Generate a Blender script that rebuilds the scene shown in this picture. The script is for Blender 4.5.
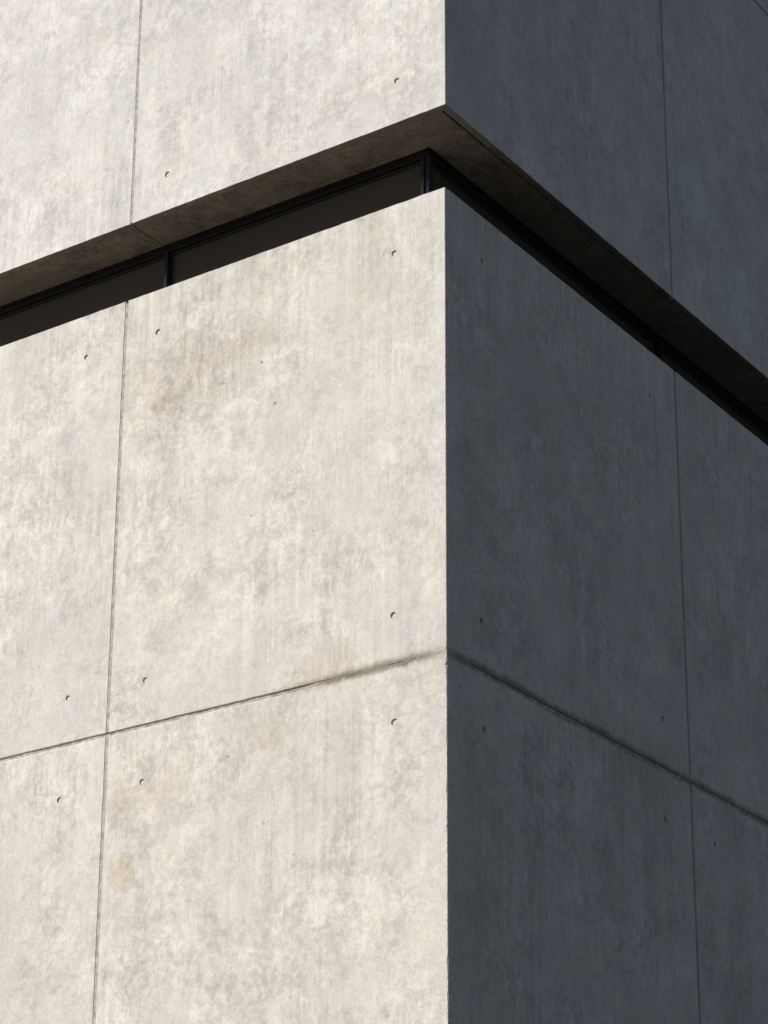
import bpy, bmesh, math, random
from mathutils import Vector, Matrix, noise
random.seed(7)
for o in list(bpy.data.objects): bpy.data.objects.remove(o)
scene = bpy.context.scene
col = scene.collection

# ------------------------------------------------------------------ camera
Z0 = 6.486                                   # height of the horizontal joint above the ground
F, PITCH, YAW, ROLL = 2446.77, 0.346741, -0.586513, -0.0035197
cam_d = bpy.data.cameras.new('camera'); cam = bpy.data.objects.new('camera', cam_d); col.objects.link(cam)
fw = Vector((math.sin(YAW)*math.cos(PITCH), math.cos(YAW)*math.cos(PITCH), math.sin(PITCH)))
r0 = Vector((math.cos(YAW), -math.sin(YAW), 0)); u0 = r0.cross(fw)
rt = r0*math.cos(ROLL) + u0*math.sin(ROLL); up = -r0*math.sin(ROLL) + u0*math.cos(ROLL)
M = Matrix((rt, up, -fw)).transposed().to_4x4()
M.translation = Vector((7.0756, -10.6770, -4.88633 + Z0))
cam.matrix_world = M
cam_d.sensor_fit = 'AUTO'; cam_d.sensor_width = 36; cam_d.lens = F/1024*36
cam_d.shift_x = -59.99/1024; cam_d.shift_y = 184.48/1024
cam_d.clip_start = 0.1; cam_d.clip_end = 2000
scene.camera = cam
scene.render.resolution_x = 768; scene.render.resolution_y = 1024

# ------------------------------------------------------------------ sky and sun
sx, sy, sz = Vector((-0.44, -0.63, 0.64)).normalized()
world = bpy.data.worlds.new('World'); scene.world = world; world.use_nodes = True
nt = world.node_tree; bg = nt.nodes['Background']
sky = nt.nodes.new('ShaderNodeTexSky'); sky.sky_type = 'NISHITA'; sky.sun_disc = False
sky.sun_elevation = math.asin(sz); sky.sun_rotation = math.atan2(sx, sy)
sky.air_density = 1.0; sky.dust_density = 1.0; sky.ozone_density = 0.2
nt.links.new(sky.outputs[0], bg.inputs[0]); bg.inputs[1].default_value = 0.058
sun_d = bpy.data.lights.new('sun', 'SUN'); sun = bpy.data.objects.new('sun', sun_d); col.objects.link(sun)
sun_d.energy = 5.0; sun_d.angle = math.radians(0.53); sun_d.color = (1.0, 0.985, 0.95)
sun.rotation_euler = Vector((sx, sy, sz)).to_track_quat('Z', 'Y').to_euler()
sun.location = (-10, -14, 30)
vs = scene.view_settings
vs.view_transform = 'Standard'; vs.look = 'None'; vs.gamma = 1; vs.exposure = -0.03
vs.use_curve_mapping = False

# ------------------------------------------------------------------ node helpers
class NB:
    def __init__(s, name):
        s.m = bpy.data.materials.new(name); s.m.use_nodes = True
        s.t = s.m.node_tree; s.b = s.t.nodes['Principled BSDF']
    def n(s, typ, **kw):
        d = s.t.nodes.new(typ)
        for k, v in kw.items(): setattr(d, k, v)
        return d
    def put(s, sock, v):
        if isinstance(v, bpy.types.NodeSocket): s.t.links.new(v, sock)
        elif v is not None: sock.default_value = v
    def math(s, op, a, b=None, c=None, clamp=False):
        d = s.n('ShaderNodeMath', operation=op, use_clamp=clamp)
        s.put(d.inputs[0], a); s.put(d.inputs[1], b)
        if c is not None: s.put(d.inputs[2], c)
        return d.outputs[0]
    def vmath(s, op, a, b):
        d = s.n('ShaderNodeVectorMath', operation=op); s.put(d.inputs[0], a); s.put(d.inputs[1], b)
        return d.outputs[0]
    def noise(s, vec, scale, detail=4, rough=.55, dist=0.0, color=False):
        d = s.n('ShaderNodeTexNoise'); s.put(d.inputs['Vector'], vec)
        d.inputs['Scale'].default_value = scale; d.inputs['Detail'].default_value = detail
        d.inputs['Roughness'].default_value = rough; d.inputs['Distortion'].default_value = dist
        return d.outputs['Color' if color else 'Fac']
    def scale(s, vec, v, rot=(0, 0, 0)):
        d = s.n('ShaderNodeMapping'); s.put(d.inputs['Vector'], vec)
        d.inputs['Scale'].default_value = v; d.inputs['Rotation'].default_value = rot
        return d.outputs[0]
    def ramp(s, v, a, b, lo=0.0, hi=1.0, smooth=True):
        d = s.n('ShaderNodeMapRange', interpolation_type='SMOOTHSTEP' if smooth else 'LINEAR')
        s.put(d.inputs[0], v)
        for i, q in enumerate((a, b, lo, hi)): d.inputs[i+1].default_value = q
        return d.outputs[0]
    def mix(s, f, a, b, blend='MIX'):
        d = s.n('ShaderNodeMix', data_type='RGBA', blend_type=blend)
        s.put(d.inputs[0], f)
        for i, q in ((6, a), (7, b)):
            if isinstance(q, tuple) and len(q) == 3: q = q + (1,)
            s.put(d.inputs[i], q)
        return d.outputs[2]
    def bump(s, h, strength, dist, prev=None):
        d = s.n('ShaderNodeBump'); d.inputs['Strength'].default_value = strength
        d.inputs['Distance'].default_value = dist; s.put(d.inputs['Height'], h)
        if prev is not None: s.put(d.inputs['Normal'], prev)
        return d.outputs[0]

# ------------------------------------------------------------------ concrete
def make_concrete(name, base, stains=True, gain=1.0):
    k = NB(name)
    P = k.n('ShaderNodeTexCoord').outputs['Object']
    info = k.n('ShaderNodeObjectInfo')
    pc = k.n('ShaderNodeSeparateColor'); k.put(pc.inputs[0], info.outputs['Color'])
    off = k.n('ShaderNodeCombineXYZ')
    k.put(off.inputs[0], k.math('MULTIPLY', pc.outputs[0], 37.0)); k.put(off.inputs[1], k.math('MULTIPLY', pc.outputs[1], 53.0))
    k.put(off.inputs[2], k.math('MULTIPLY', pc.outputs[0], 19.0))
    Q = k.vmath('ADD', P, off.outputs[0])
    xyz = k.n('ShaderNodeSeparateXYZ'); k.put(xyz.inputs[0], P)
    X, Y, Z = xyz.outputs
    # value layers, each centred on 0
    def c(v, amp): return k.math('MULTIPLY', k.math('SUBTRACT', v, .5), amp)
    warp = k.vmath('SCALE', k.vmath('SUBTRACT', k.noise(Q, 5, 3, .6, color=True), (.5, .5, .5)), None)
    warp.node.inputs['Scale'].default_value = .12
    W = k.vmath('ADD', Q, warp)
    zone = k.ramp(k.noise(Q, 1.5, 3, .55), .36, .64, .35, 1.25)
    cloud = c(k.noise(Q, 1.3, 4, .55), .26)
    patch = c(k.ramp(k.noise(W, 4.2, 6, .68), .38, .62), .13)
    mott = c(k.ramp(k.noise(W, 19, 5, .68, .5), .37, .63), .145)
    patch = k.math('MULTIPLY', patch, zone); mott = k.math('MULTIPLY', mott, zone)
    smear = k.ramp(k.noise(k.scale(W, (1, 1, .55), (.35, .35, 0)), 5.0, 6, .72, 1.6), .54, .60, 0, .055)
    smear2 = k.ramp(k.noise(k.vmath('ADD', W, (31, 17, 5)), 8.0, 5, .7, 1.2), .56, .61, 0, -.05)
    fleck = c(k.noise(Q, 55, 3, .6, .3), .30)
    grain = c(k.noise(Q, 170, 2, .6), .22)
    # hair-like trowel strokes running diagonally in places
    stk = k.noise(k.scale(W, (34, 34, 7), (.5, .5, 0)), 1.0, 3, .6, .8)
    stk = k.math('MULTIPLY', c(k.ramp(stk, .35, .65), .13), k.ramp(k.noise(Q, 1.7, 2, .5), .45, .62))
    # formwork: vertical streaks and board bands
    st1 = k.math('MULTIPLY', c(k.noise(k.scale(Q, (24, 24, .6)), 1.0, 4, .68), .50), k.math('MAXIMUM', k.ramp(k.noise(Q, 1.1, 2, .5), .46, .66), k.math('MULTIPLY', k.ramp(Z, Z0+1.9, Z0+2.95), k.math('LESS_THAN', Z, Z0+3.2))))
    st2 = c(k.noise(k.scale(Q, (6, 6, .35)), 1.0, 3, .55), .18)
    st3 = k.math('MULTIPLY', c(k.noise(k.scale(Q, (90, 90, 2.2)), 1.0, 2, .6), .30), k.ramp(k.noise(Q, 1.6, 2, .5), .48, .68))
    tot = cloud
    for v in (smear, smear2, patch, mott, fleck, grain, stk, st1, st2, st3): tot = k.math('ADD', tot, v)
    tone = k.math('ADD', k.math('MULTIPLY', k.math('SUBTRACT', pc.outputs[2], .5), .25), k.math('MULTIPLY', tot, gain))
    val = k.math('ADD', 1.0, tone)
    # hue drift: pinkish, greenish and bluish clouds
    hue = k.noise(W, 5.5, 4, .6); hue2 = k.noise(k.vmath('ADD', W, (11, 7, 3)), 13, 4, .6)
    cb = k.mix(k.ramp(hue, .35, .65), tuple(base[i]*(1.010, .997, .975)[i] for i in range(3)), tuple(base[i]*(.989, 1.002, 1.010)[i] for i in range(3)))
    cb = k.mix(k.ramp(hue2, .5, .75, 0, .55), cb, tuple(base[i]*(1.022, .996, .968)[i] for i in range(3)))
    cb = k.mix(k.ramp(pc.outputs[2], .48, .66, 1, 0), cb, k.mix(1.0, cb, (1.016, .998, .966), 'MULTIPLY'))   # lower pours are creamier
    sc = k.vmath('SCALE', cb, None); k.put(sc.node.inputs['Scale'], val)
    colr = sc
    if stains:
        wob = k.noise(P, 7, 4, .65); wob2 = k.noise(P, 24, 3, .6)
        wv = k.math('ADD', c(wob, 1.3), c(wob2, .5))
        def blob(cx, cz, rx, rz, soft=.5, right=False):
            a = Y if right else X; dpt = X if right else Y
            dx = k.math('DIVIDE', k.math('SUBTRACT', a, cx), rx); dz = k.math('DIVIDE', k.math('SUBTRACT', Z, cz + Z0), rz)
            d = k.math('SQRT', k.math('ADD', k.math('MULTIPLY', dx, dx), k.math('MULTIPLY', dz, dz)))
            m = k.ramp(k.math('ADD', d, wv), 1 - soft, 1 + soft, 1, 0)
            return k.math('MULTIPLY', m, k.math('LESS_THAN', k.math('ABSOLUTE', dpt), .03))
        def stain(mask, amt, tint):
            nonlocal colr
            colr = k.mix(k.math('MULTIPLY', mask, amt), colr, k.mix(1.0, colr, tint, 'MULTIPLY'))
        brown = (.86, .79, .72)
        stain(blob(-1.95, 2.32, .48, .28, .7), .42, brown)
        stain(blob(-2.15, 2.14, .20, .09, .5), .28, brown)
        stain(blob(-1.55, 2.38, .30, .10, .5), .40, brown)
        stain(blob(-2.33, -.91, .095, .12, .28), .8, (.92, .84, .73))
        stain(blob(-2.30, -1.22, .09, .07, .5), .35, (.90, .83, .73))
        stain(blob(-2.14, -.45, .10, .10, .6), .5, (.86, .80, .72))
        stain(blob(-2.40, -.46, .10, .12, .6), .5, (.86, .80, .72))
        stain(blob(-1.95, -.42, .09, .10, .6), .5, (.86, .80, .74))
        stain(blob(-1.30, -.24, .28, .10, .8), .4, (.84, .79, .74))
        stain(blob(-.85, .12, .20, .10, .5), .5, (.86, .80, .70))
        stain(blob(-.58, 2.83, .09, .5, .7), .40, (.84, .80, .76))
        stain(blob(-1.56, 2.86, .5, .16, .7), .30, (.84, .80, .76))
        stain(blob(-3.25, 4.75, .05, .75, .6), .40, (.86, .85, .84))
        stain(blob(-3.42, 4.55, .12, .5, .8), .25, (.86, .87, .87))
        stain(blob(-.40, 3.9, .3, .2, .8), .25, (.85, .83, .80))
        # paler laitance patches
        def pale(mask, amt, mul):
            nonlocal colr
            colr = k.mix(k.math('MULTIPLY', mask, amt), colr, k.mix(1.0, colr, mul, 'MULTIPLY'))
        pale(blob(-2.05, 1.75, .35, .40, .7), .6, (1.09, 1.09, 1.09))
        pale(blob(-1.80, .30, .22, .20, .5), .6, (1.09, 1.08, 1.07))
        pale(blob(-3.0, 1.05, .16, .06, .4), .6, (1.10, 1.10, 1.09))
        pale(blob(-.35, -1.55, .25, .2, .4), .6, (1.08, 1.08, 1.07))
        pale(blob(-.32, -.15, .22, .16, .4), .7, (1.07, 1.06, 1.04))
        pale(blob(-.45, -.06, .38, .03, .6), .6, (1.03, 1.07, 1.09))
        pale(blob(-.62, 4.2, .4, .3, .6), .5, (1.07, 1.07, 1.06))
        pale(blob(3.27, 4.62, .20, .26, .22, True), .7, (1.14, 1.30, 1.28))
        pale(blob(3.95, 4.05, .22, .30, .22, True), .55, (1.14, 1.28, 1.26))
        for px, pz, pr in ((-1.366, 2.225, .010), (-1.257, 1.911, .009), (-2.567, 4.391, .010), (-1.42, 1.2, .006), (-.95, .98, .006), (-1.55, -.32, .009), (-1.27, -.78, .008), (-1.05, -1.0, .006)):
            stain(blob(px, pz, pr, pr*.9, .35), .9, (.42, .39, .36))
        stain(blob(-2.811, 3.846, .032, .032, .5), .6, (.84, .83, .82))
        stain(blob(-.21, .37, .035, .06, .6), .6, (.84, .81, .78))
        for py, pz, ry_, rz in ((1.53, 2.55, .014, .6), (2.86, .9, .02, .8), (1.2, 1.4, .10, .5), (.9, -.9, .12, .5), (2.3, -1.0, .10, .4), (1.7, 5.0, .10, .6)):
            stain(blob(py, pz, ry_, rz, .7, True), .45, (.80, .79, .79))
        stain(blob(2.15, -.02, .55, .2, .7, True), .6, (.88, .80, .76))
        stain(blob(.22, 4.15, .26, .45, .8, True), .5, (.80, .82, .85))
        stain(blob(.45, 1.2, .22, .9, .8, True), .3, (.86, .82, .80))
        stain(blob(.4, -1.3, .25, .8, .8, True), .4, (.88, .82, .78))
        # dirt that has crept out of the horizontal joint
        dz = k.math('SUBTRACT', Z, Z0)
        wz = k.math('ADD', dz, k.math('ADD', c(k.noise(P, 3, 3, .6), .06), c(wob2, .025)))
        band = k.math('MULTIPLY', k.ramp(wz, -.035, 0, 0, 1), k.ramp(wz, .012, .07, 1, 0))
        along = k.math('ADD', k.math('MULTIPLY', k.ramp(X, -1.5, -.75, 0, 1), k.ramp(X, -.25, -.02, 1, .55)), k.ramp(Y, .03, .12, 0, .8))
        along = k.math('MULTIPLY', along, k.ramp(k.noise(k.scale(P, (9, 9, 3)), 1, 3, .6), .25, .6, .5, 1))
        stain(k.math('MULTIPLY', band, along), .95, (.56, .52, .465))
        smear = k.math('MULTIPLY', k.math('MULTIPLY', k.ramp(wz, -.012, .004, 0, 1), k.ramp(wz, .014, .05, 1, 0)), k.math('MULTIPLY', k.ramp(X, -1.25, -.75, 0, 1), k.ramp(X, -.18, -.02, 1, .25)))
        stain(smear, .6, (.52, .475, .41))
        thin = k.math('MULTIPLY', k.ramp(wz, -.03, 0, 0, 1), k.ramp(wz, .0, .05, 1, 0))
        stain(k.math('MULTIPLY', thin, k.ramp(k.noise(k.scale(P, (2, 2, 1)), 1, 3, .6), .4, .6)), .5, (.74, .69, .62))
    # pin holes left by air bubbles, sparse
    vor = k.n('ShaderNodeTexVoronoi'); k.put(vor.inputs['Vector'], Q); vor.inputs['Scale'].default_value = 9.0
    sel = k.n('ShaderNodeSeparateColor'); k.put(sel.inputs[0], vor.outputs['Color'])
    pin = k.math('MULTIPLY', k.ramp(vor.outputs['Distance'], .028, .055, 1, 0), k.math('GREATER_THAN', sel.outputs[0], .93))
    vor2 = k.n('ShaderNodeTexVoronoi'); k.put(vor2.inputs['Vector'], Q); vor2.inputs['Scale'].default_value = 26.0
    sel2 = k.n('ShaderNodeSeparateColor'); k.put(sel2.inputs[0], vor2.outputs['Color'])
    pin2 = k.math('MULTIPLY', k.ramp(vor2.outputs['Distance'], .05, .11, 1, 0), k.math('GREATER_THAN', sel2.outputs[0], .90))
    colr = k.mix(k.math('MULTIPLY', pin2, .28), colr, k.mix(1.0, colr, (.5, .47, .43), 'MULTIPLY'))
    k.put(k.b.inputs['Base Color'], colr)
    k.put(k.b.inputs['Roughness'], k.ramp(k.noise(W, 12, 3), .3, .7, .72, .92))
    k.b.inputs['Specular IOR Level'].default_value = .3
    h = k.math('ADD', k.math('MULTIPLY', k.noise(Q, 14, 3, .5), .6), k.math('MULTIPLY', k.noise(Q, 120, 3, .6), .3))
    h = k.math('ADD', h, k.math('MULTIPLY', st1, .6))
    nrm = k.bump(h, .16, .004)
    nrm = k.bump(k.math('SUBTRACT', 1.0, pin), .9, .01, nrm)
    k.put(k.b.inputs['Normal'], nrm)
    return k.m

CONC = make_concrete('weathered_concrete', (.556, .531, .503), gain=1.2)
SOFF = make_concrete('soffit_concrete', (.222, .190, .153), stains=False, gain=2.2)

def make_plain(name, colr, rough, metallic=0.0, var=.25, nscale=40, spec=.5, bump=.2):
    k = NB(name); P = k.n('ShaderNodeTexCoord').outputs['Object']
    v = k.noise(P, nscale, 4, .6)
    k.put(k.b.inputs['Base Color'], k.mix(k.ramp(v, .3, .7), tuple(q*(1-var) for q in colr), tuple(q*(1+var) for q in colr)))
    k.put(k.b.inputs['Roughness'], k.ramp(k.noise(P, nscale*.5, 3), .3, .7, rough*.85, min(1, rough*1.15)))
    k.b.inputs['Metallic'].default_value = metallic; k.b.inputs['Specular IOR Level'].default_value = spec
    k.put(k.b.inputs['Normal'], k.bump(v, bump, .002))
    return k.m
GROUT = make_plain('joint_grout', (.38, .36, .325), .95, var=.32, nscale=22, spec=.2)
PLUG = make_plain('plug_mortar', (.56, .54, .505), .95, var=.2, nscale=150, spec=.2)
RAIL = make_plain('black_frame_metal', (.010, .011, .013), .45, var=.10, nscale=25, spec=.3, bump=.02)
METAL = make_plain('dark_anodised_metal', (.017, .022, .034), .26, metallic=0.0, var=.10, nscale=25, spec=.6, bump=.02)
FLASH = make_plain('dark_sill_flashing', (.025, .025, .026), .5, var=.2, nscale=12)
RUBBER = make_plain('black_gasket', (.012, .012, .012), .7, var=.1)
INNER = make_plain('inner_structure', (.16, .155, .15), .95, var=.15, nscale=3, spec=.2)
def make_glass():
    k = NB('tinted_glass'); P = k.n('ShaderNodeTexCoord').outputs['Object']
    k.put(k.b.inputs['Base Color'], k.mix(k.noise(P, 1.2, 2), (.066, .060, .052, 1), (.084, .077, .068, 1)))
    k.put(k.b.inputs['Roughness'], k.ramp(k.noise(k.scale(P, (3, 3, 1)), 4, 4), .4, .8, .05, .16))
    k.b.inputs['IOR'].default_value = 1.5
    return k.m
GLASS = make_glass()
def make_ground():
    k = NB('asphalt_ground'); P = k.n('ShaderNodeTexCoord').outputs['Object']
    v = k.math('ADD', k.math('MULTIPLY', k.noise(P, .4, 5, .6), .6), k.math('MULTIPLY', k.noise(P, 60, 3, .6), .4))
    k.put(k.b.inputs['Base Color'], k.mix(k.ramp(v, .35, .65), (.022, .021, .019), (.034, .032, .030)))
    k.b.inputs['Roughness'].default_value = .92
    k.put(k.b.inputs['Normal'], k.bump(k.noise(P, 90, 3, .6), .5, .01))
    return k.m
GROUND = make_ground()

# ------------------------------------------------------------------ object helpers
def link(name, bm, mat, parent=None, seedcol=None, normals=True):
    if normals: bmesh.ops.recalc_face_normals(bm, faces=bm.faces)
    me = bpy.data.meshes.new(name); bm.to_mesh(me); bm.free(); me.materials.append(mat)
    o = bpy.data.objects.new(name, me); col.objects.link(o); o.parent = parent
    if seedcol: o.color = seedcol
    return o
def box(bm, x0, x1, y0, y1, z0, z1, bev=0.0):
    vs_ = [bm.verts.new((x, y, z)) for x in (x0, x1) for y in (y0, y1) for z in (z0, z1)]
    fs = [bm.faces.new([vs_[i] for i in q]) for q in ((0,1,3,2),(4,6,7,5),(0,4,5,1),(2,3,7,6),(0,2,6,4),(1,5,7,3))]
    if bev: bmesh.ops.bevel(bm, geom=list({e for f in fs for e in f.edges}), offset=bev, segments=1, affect='EDGES')
def mp(s, d, z):                                  # unfolded façade coordinate -> space; d = depth behind the face
    if z > 3.3:                                   # the upper block oversails the lower one by a few millimetres
        return (Vector((min(s, -d) + .006, d, z + Z0)) if s <= 0 else Vector((.006 - d, max(s, d), z + Z0)))
    if s <= 0: return Vector((min(s, -d), d, z + Z0))
    return Vector((-d, max(s, d), z + Z0))
def fnoise(s, z, f, seed=0.0): return noise.noise(Vector((s*f, z*f, seed)))

ground_bm = bmesh.new()
for q in ((-250, -250), (250, -250), (250, 250), (-250, 250)): ground_bm.verts.new((q[0], q[1], 0))
ground_bm.faces.new(ground_bm.verts)
g = link('ground', ground_bm, GROUND); g['kind'] = 'structure'
g['label'] = 'dark asphalt ground at the foot of the concrete building'; g['category'] = 'ground'

def make_bounce_paving():
    k = NB('bounce_paving_stone'); P = k.n('ShaderNodeTexCoord').outputs['Object']
    br = k.n('ShaderNodeTexBrick'); k.put(br.inputs['Vector'], P); br.inputs['Scale'].default_value = 1.6
    br.inputs['Color1'].default_value = (.55, .485, .405, 1); br.inputs['Color2'].default_value = (.50, .44, .365, 1)
    br.inputs['Mortar'].default_value = (.12, .11, .10, 1); br.inputs['Mortar Size'].default_value = .012
    k.put(k.b.inputs['Base Color'], k.mix(k.ramp(k.noise(P, 3, 5, .6), .3, .7, 0, .5), br.outputs['Color'], (.40, .355, .295)))
    k.b.inputs['Roughness'].default_value = .9
    return k.m
pbm = bmesh.new(); box(pbm, -70, -3.0, -60, -.02, -.05, .13, .02)  # unseen slab, added and trimmed to bounce sunlight onto the left soffit
pv = link('bounce_pavement', pbm, make_bounce_paving()); pv['kind'] = 'structure'
pv['label'] = 'unseen light stone paving added to bounce sunlight up to the soffit'; pv['category'] = 'bounce_pavement'
bld = bpy.data.objects.new('concrete_building', None); col.objects.link(bld)
bld['label'] = 'bare concrete building with panel joints and a dark ribbon window wrapping its corner'
bld['category'] = 'building'

# ------------------------------------------------------------------ façade panels
L, R, H, S, U = 2.5019, 2.8778, 3.0, 3.5764, 7.016
GAP = .0095
def panel(s0, s1, z0, z1, T, ch, holes, seedcol, plugs, gaps=(GAP, GAP, GAP, GAP)):
    """ch = chamfers (bottom, top, left, right); holes = [(s, z)]"""
    cb, ct, cl, cr = ch
    s0g, s1g, z0g, z1g = s0+gaps[0], s1-gaps[1], z0+gaps[2], z1-gaps[3]
    bm = bmesh.new()
    def jit(s, z, seed, amp=.0016):
        return amp*(fnoise(s, z, 9, seed) + .7*fnoise(s, z, 31, seed+5))
    def part(a, b, cornside):
        """rectangular front a..b with loops; cornside None/'r'/'l' is the side that meets the arris"""
        ca = 0 if cornside == 'l' else cl; cbb = 0 if cornside == 'r' else cr
        ns = max(2, int((b-a)/.03)); nz = max(2, int((z1g-z0g)/(.009 if cornside else .02)))
        pts = []
        for i in range(ns): pts.append((a+(b-a)*i/ns, z0g, 'b' if i else 'bl'))
        for i in range(nz): pts.append((b, z0g+(z1g-z0g)*i/nz, 'r' if i else 'br'))
        for i in range(ns): pts.append((b-(b-a)*i/ns, z1g, 't' if i else 'tr'))
        for i in range(nz): pts.append((a, z1g-(z1g-z0g)*i/nz, 'l' if i else 'tl'))
        A, B, C, tag = [], [], [], []
        for s, z, k in pts:
            js = jit(s, z, 1.0 if abs(s-a) < 1e-6 else 2.0); jz = jit(s, z, 3.0 if z < (z0+z1)/2 else 4.0)
            sa, za, sb, zb = s, z, s, z
            if 'b' in k: za, zb = z+cb+jz*1.5, z+jz
            if 't' in k: za, zb = z-ct+jz*1.5, z+jz
            if 'l' in k.replace('bl', 'l').replace('tl', 'l') and 'l' in k:
                if cornside != 'l': sa, sb = s+ca+js*1.3, s+js
            if 'r' in k:
                if cornside != 'r': sa, sb = s-cbb+js*1.3, s+js
            oncorner = (cornside == 'l' and 'l' in k) or (cornside == 'r' and 'r' in k)
            if oncorner:
                zn = min(max(z, z0g+cb), z1g-ct)
                e = .0028 + .0010*abs(fnoise(0, zn, 40, 8.0 if cornside == 'l' else 9.0))
                wear = .35 + max(0.0, min(1.0, (-zn)/1.2)) if zn < .3 else .25
                cpn = noise.noise(Vector((zn*7, 3.1, 0)))*.6 + noise.noise(Vector((zn*26, 7.7, 0)))*.5
                e += wear*.016*max(0.0, cpn-.15) + wear*.0032*noise.noise(Vector((zn*60, 1.7, 0)))
                if abs(zn+.05) < .13: e += .013*max(0, 1-abs(zn+.05)/.13)*(.2+1.4*abs(fnoise(0, zn, 55, 2)))
                sa = -e if cornside == 'r' else e
                za = zn
                sb = 0
            A.append(bm.verts.new(mp(sa, 0, za)))
            if oncorner and k in 'lr': B.append(None); C.append(None)
            else:
                B.append(bm.verts.new(mp(sb, max(cb, .003), zb))); C.append(bm.verts.new(mp(sb, T, zb)))
            tag.append((k, oncorner))
        n = len(A); edges = []
        for i in range(n):
            j = (i+1) % n
            edges.append(bm.edges.new((A[i], A[j])))
            if B[i] is not None and B[j] is not None and not (tag[i][1] and tag[j][1]):
                bm.faces.new((A[i], A[j], B[j], B[i])); bm.faces.new((B[i], B[j], C[j], C[i]))
        for hs, hz in holes:
            if not (a < hs < b): continue
            rr = .0200*(1+.12*random.uniform(-1, 1)); nn = 22; ph = random.uniform(0, 6)
            r0_, r1_ = [], []
            for q in range(nn):
                t = q/nn*2*math.pi; w = 1+.04*math.sin(2*t+ph)+.03*random.uniform(-1, 1)
                r0_.append(bm.verts.new(mp(hs+rr*w*math.cos(t), 0, hz+rr*w*math.sin(t))))
                r1_.append(bm.verts.new(mp(hs+rr*.84*math.cos(t), .022, hz+rr*.84*math.sin(t))))
            for q in range(nn):
                p2 = (q+1) % nn
                edges.append(bm.edges.new((r0_[q], r0_[p2])))
                bm.faces.new((r0_[q], r0_[p2], r1_[p2], r1_[q]))
            bm.faces.new(r1_)
        nor = Vector((0, -1, 0)) if b <= 0 else Vector((1, 0, 0))
        bmesh.ops.triangle_fill(bm, use_beauty=False, use_dissolve=False, edges=edges, normal=nor)
        return A, B, tag
    if s0 < 0 < s1:
        A1, B1, t1 = part(s0g, 0.0, 'r'); A2, B2, t2 = part(0.0, s1g, 'l')
        # note order on the left piece: bottom to top; on the right piece: top to bottom
        c1 = [v for v, t in zip(A1, t1) if t[1]]; c2 = [v for v, t in zip(A2, t2) if t[1]]
        c1.sort(key=lambda v: v.co.z); c2.sort(key=lambda v: v.co.z)
        for i in range(min(len(c1), len(c2))-1):
            bm.faces.new((c1[i], c2[i], c2[i+1], c1[i+1]))
        bb = [v for v, t in zip(B1, t1) if v and t[1]]; bb.sort(key=lambda v: v.co.z)
        if len(bb) == 2:
            bm.faces.new((c1[0], bb[0], c2[0])); bm.faces.new((c1[-1], c2[-1], bb[1]))
    else:
        part(s0g, s1g, None)
    bmesh.ops.remove_doubles(bm, verts=bm.verts, dist=1e-5)
    bmesh.ops.recalc_face_normals(bm, faces=bm.faces)
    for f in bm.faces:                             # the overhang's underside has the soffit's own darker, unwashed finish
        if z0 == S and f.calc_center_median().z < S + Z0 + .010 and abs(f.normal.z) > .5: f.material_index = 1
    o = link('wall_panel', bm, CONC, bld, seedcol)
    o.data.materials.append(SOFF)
    if plugs:
        for hs, hz in holes:
            pb = bmesh.new(); nn = 18
            d0 = random.uniform(.0082, .0108) if hs < 0 else .018
            ring = [pb.verts.new(mp(hs+.0176*math.cos(q/nn*6.28318), d0+.001*random.uniform(-1, 1), hz+.0176*math.sin(q/nn*6.28318))) for q in range(nn)]
            back = [pb.verts.new(mp(hs+.0174*math.cos(q/nn*6.28318), .0215, hz+.0174*math.sin(q/nn*6.28318))) for q in range(nn)]
            cen = pb.verts.new(mp(hs+.002, d0-.002, hz-.003))
            for q in range(nn):
                p2 = (q+1) % nn
                pb.faces.new((cen, ring[q], ring[p2])); pb.faces.new((ring[q], back[q], back[p2], ring[p2]))
            link('tie_plug', pb, PLUG, o)
    return o

lx = [-10.0076, -7.5057, -5.0038, -L]                 # panel joints on the sunlit side
ry = [R, 2*R, 3*R, 4*R]                               # and on the shaded side
rows = [(-Z0+.02, -3.0, .10), (-3.0, 0.0, .10), (0.0, H, .10), (S, U, .047), (U, U+3.5, .047)]
seen_holes = {                                        # (row, column): tie holes the photograph shows
 (1, 'corner'): [(-.358, -.338), (-2.205, -.358), (.38, -.347), (2.517, -.341)],
 (2, 'corner'): [(-.371, 2.671), (-2.224, 2.693), (-.368, .312), (-2.214, .299), (.407, 2.691), (2.505, 2.654), (.364, .313), (2.525, .342)],
 (3, 'corner'): [(-.362, 3.885), (-2.206, 3.857)],
 (1, 'l3'): [(-2.871, -.353)], (2, 'l3'): [(-2.838, 2.693), (-2.841, .309)],
 (1, 'r0'): [(3.184, -.338)], (2, 'r0'): [], (3, 'l3'): [], (3, 'r0'): [],
}
tones = {(3, 'corner'): .63, (3, 'l3'): .68, (2, 'corner'): .50, (2, 'l3'): .54, (1, 'corner'): .44, (1, 'l3'): .52, (1, 'r0'): .40, (2, 'r0'): .46, (3, 'r0'): .68}
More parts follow.
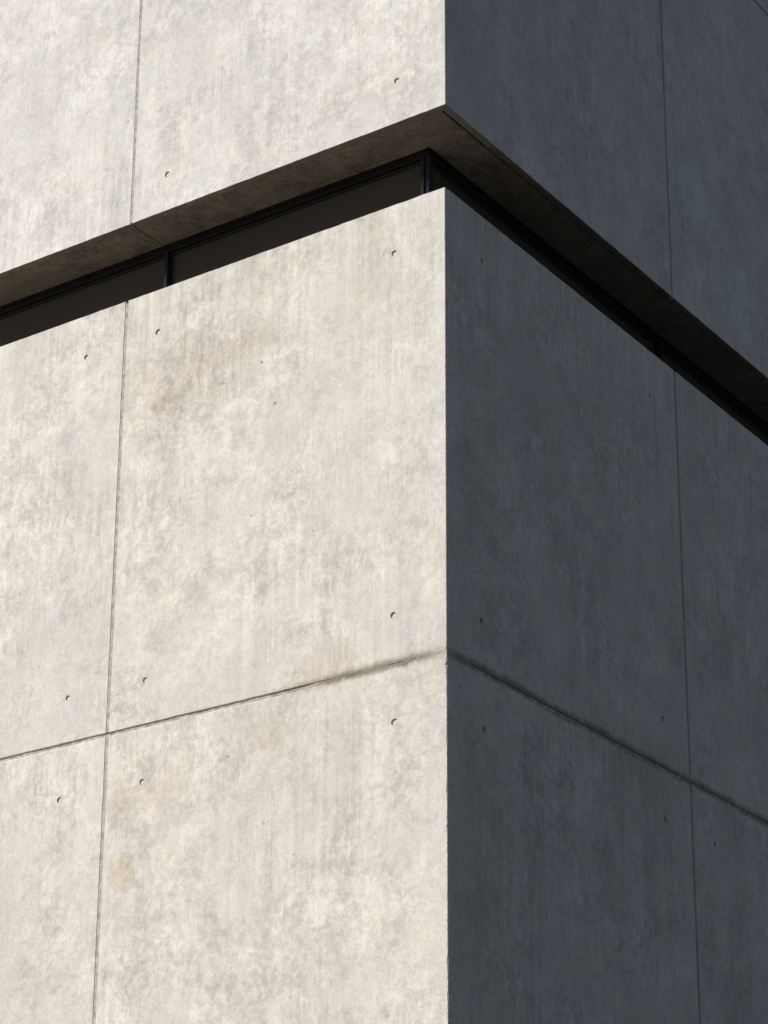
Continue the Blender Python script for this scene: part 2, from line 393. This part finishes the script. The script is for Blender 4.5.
for ri, (z0, z1, T) in enumerate(rows):
    cols = [('corner', -L, R)] + [('l%d' % i, lx[i], (lx+[0])[i+1] if i < 3 else -L) for i in range(3)] + [('r%d' % i, ry[i], ry[i+1]) for i in range(3)]
    cols = [('corner', -L, R), ('l1', lx[0], lx[1]), ('l2', lx[1], lx[2]), ('l3', lx[2], lx[3]), ('r0', ry[0], ry[1]), ('r1', ry[1], ry[2]), ('r2', ry[2], ry[3])]
    for cn, a, b in cols:
        if (ri, cn) in seen_holes: hl = seen_holes[(ri, cn)]
        else:
            hl = []
            for (p, q) in ([(a, 0), (0, b)] if a < 0 < b else [(a, b)]):
                hl += [(s, z) for s in (p+.34, q-.34) for z in (z0+.32, z1-.32)]
        extra = []
        random.seed(ri*31 + len(cn)*7 + ord(cn[-1]))
        rc = (random.random(), random.random(), tones.get((ri, cn), random.uniform(.42, .58)), 1)
        gb = .004 if ri == 3 else GAP; gt = -.006 if ri == 2 else GAP
        hj = .0115
        if z0 == 0.0: gb = hj
        if z1 == 0.0: gt = hj
        ch = [.005, .005, .004, .004]
        if ri in (1,): ch[1] = .007
        if ri == 2: ch[1] = .003
        if ri == 3: ch[0] = .003
        panel(a, b, z0, z1, T, ch, hl, rc, (ri, cn) in seen_holes, (GAP if a < 0 else .0125, GAP if b <= 0 else .0125, gb, gt))

# ------------------------------------------------------------------ grout in the joints
def vjoint(s, z0, z1):
    bm = bmesh.new(); n = max(2, int((z1-z0)/.02)); prev = None
    for i in range(n+1):
        z = z0+(z1-z0)*i/n; w = .019
        row = []
        for k in range(5):
            ss = s + w*(k/2-1)
            deep = .0034 if s < 0 else .014
            d = deep + .0014*fnoise(ss, z, 28, 4) + .0012*fnoise(ss, z, 6, 14) + (.002 if k in (0, 4) else 0) - (.001 if k == 2 else 0)
            row.append(bm.verts.new(mp(ss, max(d, .002), z)))
        if prev:
            for k in range(4): bm.faces.new((prev[k], prev[k+1], row[k+1], row[k]))
        prev = row
    link('joint_grout', bm, GROUT, bld)
def hjoint(z, sa, sb, messy, mat=None):
    bm = bmesh.new(); step = .02; prev = None
    n = int((sb-sa)/step)
    ss = sorted(set([sa+(sb-sa)*i/n for i in range(n+1)] + ([0.0] if sa < 0 < sb else [])))
    for s in ss:
        row = []
        fill = 0.0
        if messy and s <= 0: fill = max(0, min(1, (s+1.05)/.3))
        if messy and s > 0: fill = max(0, 1-s/.5)*.8
        for k in range(7):
            zz = z + (.024 + .006*fnoise(s, k, 11, 9) if mat else .020)*(k/3-1)
            d = .0095 + .002*fnoise(s, zz, 30, 1) + .002*fnoise(s, zz, 7, 3)
            d = d*(1-fill) + fill*(.0026 + .0028*fnoise(s, zz, 45, 6) + .002*fnoise(s, zz, 14, 2))
            if mat: d = .0005 + .0032*fnoise(s, zz, 38, 6) + .0022*fnoise(s, zz, 12, 2) + (.004 if k in (0, 6) else 0) + .004*max(0, (-.75-s)/.2, (s-.1)/.2)
            row.append(bm.verts.new(mp(s if s else -1e-9, max(d, -.0012 if mat and abs(s) > .02 else .0012), zz)))
        if prev:
            for k in range(6): bm.faces.new((prev[k], prev[k+1], row[k+1], row[k]))
        prev = row
    link('joint_grout', bm, mat or GROUT, bld, (.3, .6, .5, 1))
for s in lx[1:] + ry[:-1]:
    vjoint(s, -Z0+.02, -.018); vjoint(s, .018, H-.012); vjoint(s, S+.012, U-.018); vjoint(s, U+.018, U+3.49)
hjoint(0.0, lx[0]+.01, -.95, True); hjoint(0.0, .3, ry[-1]-.01, True)
hjoint(0.0, -.95, .3, True, CONC)              # smeared over with mortar near the arris
hjoint(-3.0, lx[0]+.01, ry[-1]-.01, False)
hjoint(U, lx[0]+.01, ry[-1]-.01, False)

# ------------------------------------------------------------------ soffit of the overhang
def soffit(s0, s1, seedcol):
    bm = bmesh.new()
    d0, d1, t = .053, .343, .10; z = S + .005
    def strip(a, b):
        n = max(2, int((b-a)/.04)); prev = None
        for i in range(n+1):
            s = a+(b-a)*i/n
            r = []
            for q, (d, zz) in enumerate(((d0, z+t), (d0, z+.003), (d0+.003, z), (d1-.003, z), (d1, z+.003), (d1, z+t))):
                jz = .0008*fnoise(s, d, 20, q)
                v = Vector((min(s, -d), d, zz+Z0+jz)) if b <= 0 else Vector((-d, max(s, d), zz+Z0+jz))
                if b <= 0 and abs(b) < 1e-9 and i == n: v.x = -d
                if a >= 0 and abs(a) < 1e-9 and i == 0: v.y = d
                r.append(bm.verts.new(v))
            if prev:
                for k in range(5):
                    try: bm.faces.new((prev[k], prev[k+1], r[k+1], r[k]))
                    except ValueError: pass
            if i in (0, n) and abs(s) > 1e-6: bm.faces.new(r)
            prev = r
    if s0 < 0 < s1: strip(s0+.004, 0.0); strip(0.0, s1-.004)
    else: strip(s0+.004, s1-.004)
    bmesh.ops.remove_doubles(bm, verts=bm.verts, dist=1e-5)
    bmesh.ops.dissolve_degenerate(bm, edges=bm.edges, dist=1e-5)
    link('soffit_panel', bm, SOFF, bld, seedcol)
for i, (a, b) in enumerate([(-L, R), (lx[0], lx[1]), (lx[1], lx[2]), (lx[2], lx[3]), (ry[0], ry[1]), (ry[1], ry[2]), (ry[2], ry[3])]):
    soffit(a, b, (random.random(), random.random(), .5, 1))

# ------------------------------------------------------------------ ribbon window in the slot
DF, DG = .350, .392                                   # depth of the frame's face and of the glass
win = bpy.data.objects.new('window', None); col.objects.link(win); win.parent = bld
ZB, ZT = 2.945 + Z0, 3.566 + Z0
def rail(name, d0, d1, z0, z1, mat):
    bm = bmesh.new()
    box(bm, lx[0]+.05, -d0, d0, d1, z0, z1, .002); box(bm, -d1, -d0, d1+.001, ry[-1]-.05, z0, z1, .002)
    return link(name, bm, mat, win)
rail('head_rail', DF, DF+.06, ZT-.034, ZT, RAIL)
rail('gasket', DF+.026, DF+.05, ZT-.052, ZT-.0345, RUBBER)
rail('sill_flashing', .105, DG+.03, ZB-.02, ZB+.012, FLASH)
mx = [-9.3, -7.02, -4.75, -2.478, -.40]; my = [.40, 3.345, 6.2, 9.05]
for i, x in enumerate(mx):
    bm = bmesh.new()
    if i == len(mx)-1:
        box(bm, -DF-.055, -DF-.002, DF+.002, DF+.055, ZB+.013, ZT-.0355, .002)   # corner post with a fin
        box(bm, -DF-.060, -DF-.032, DF-.012, DF+.0015, ZB+.013, ZT-.0355, .002)
    else:
        box(bm, x-.016, x+.014, DF-.006, DF+.030, ZB+.013, ZT-.0355, .002)
        box(bm, x-.008, x+.006, DF+.0305, DG+.02, ZB+.013, ZT-.0355, .001)
    link('mullion', bm, METAL, win)
for y in my[1:]:
    bm = bmesh.new()
    box(bm, -DF-.030, -DF+.006, y-.015, y+.015, ZB+.013, ZT-.0355, .002)
    box(bm, -DG-.02, -DF-.0305, y-.007, y+.007, ZB+.013, ZT-.0355, .001)
    link('mullion', bm, METAL, win)
edges_x = [lx[0]+.06] + mx[:-1] + [-DF-.058]
for a, b in zip(edges_x[:-1], edges_x[1:]):
    bm = bmesh.new(); box(bm, a+.009, b-.011, DG, DG+.012, ZB+.013, ZT-.0525); link('glass_pane', bm, GLASS, win)
edges_y = [DF+.058] + my[1:] + [ry[-1]-.06]
for a, b in zip(edges_y[:-1], edges_y[1:]):
    bm = bmesh.new(); box(bm, -DG-.012, -DG, a+.009, b-.009, ZB+.013, ZT-.0525); link('glass_pane', bm, GLASS, win)

# ------------------------------------------------------------------ structure behind the panels
bm = bmesh.new()
XE, YE = lx[0]-.02, ry[-1]+.02
box(bm, XE, -.11, .11, YE, 0.005, 2.92+Z0)
box(bm, XE+.03, -.45, .45, YE-.03, 2.922+Z0, 3.69+Z0)
box(bm, XE, -.06, .06, YE, 3.692+Z0, U+3.46+Z0)
link('inner_wall', bm, INNER, bld)
# flat roof edge
bm = bmesh.new(); zt = U+3.5+Z0
box(bm, lx[0]-.04, .03, -.03, .35, zt+.003, zt+.06, .004); box(bm, -.35, .03, .351, YE+.02, zt+.003, zt+.06, .004)
link('roof_coping', bm, FLASH, bld)
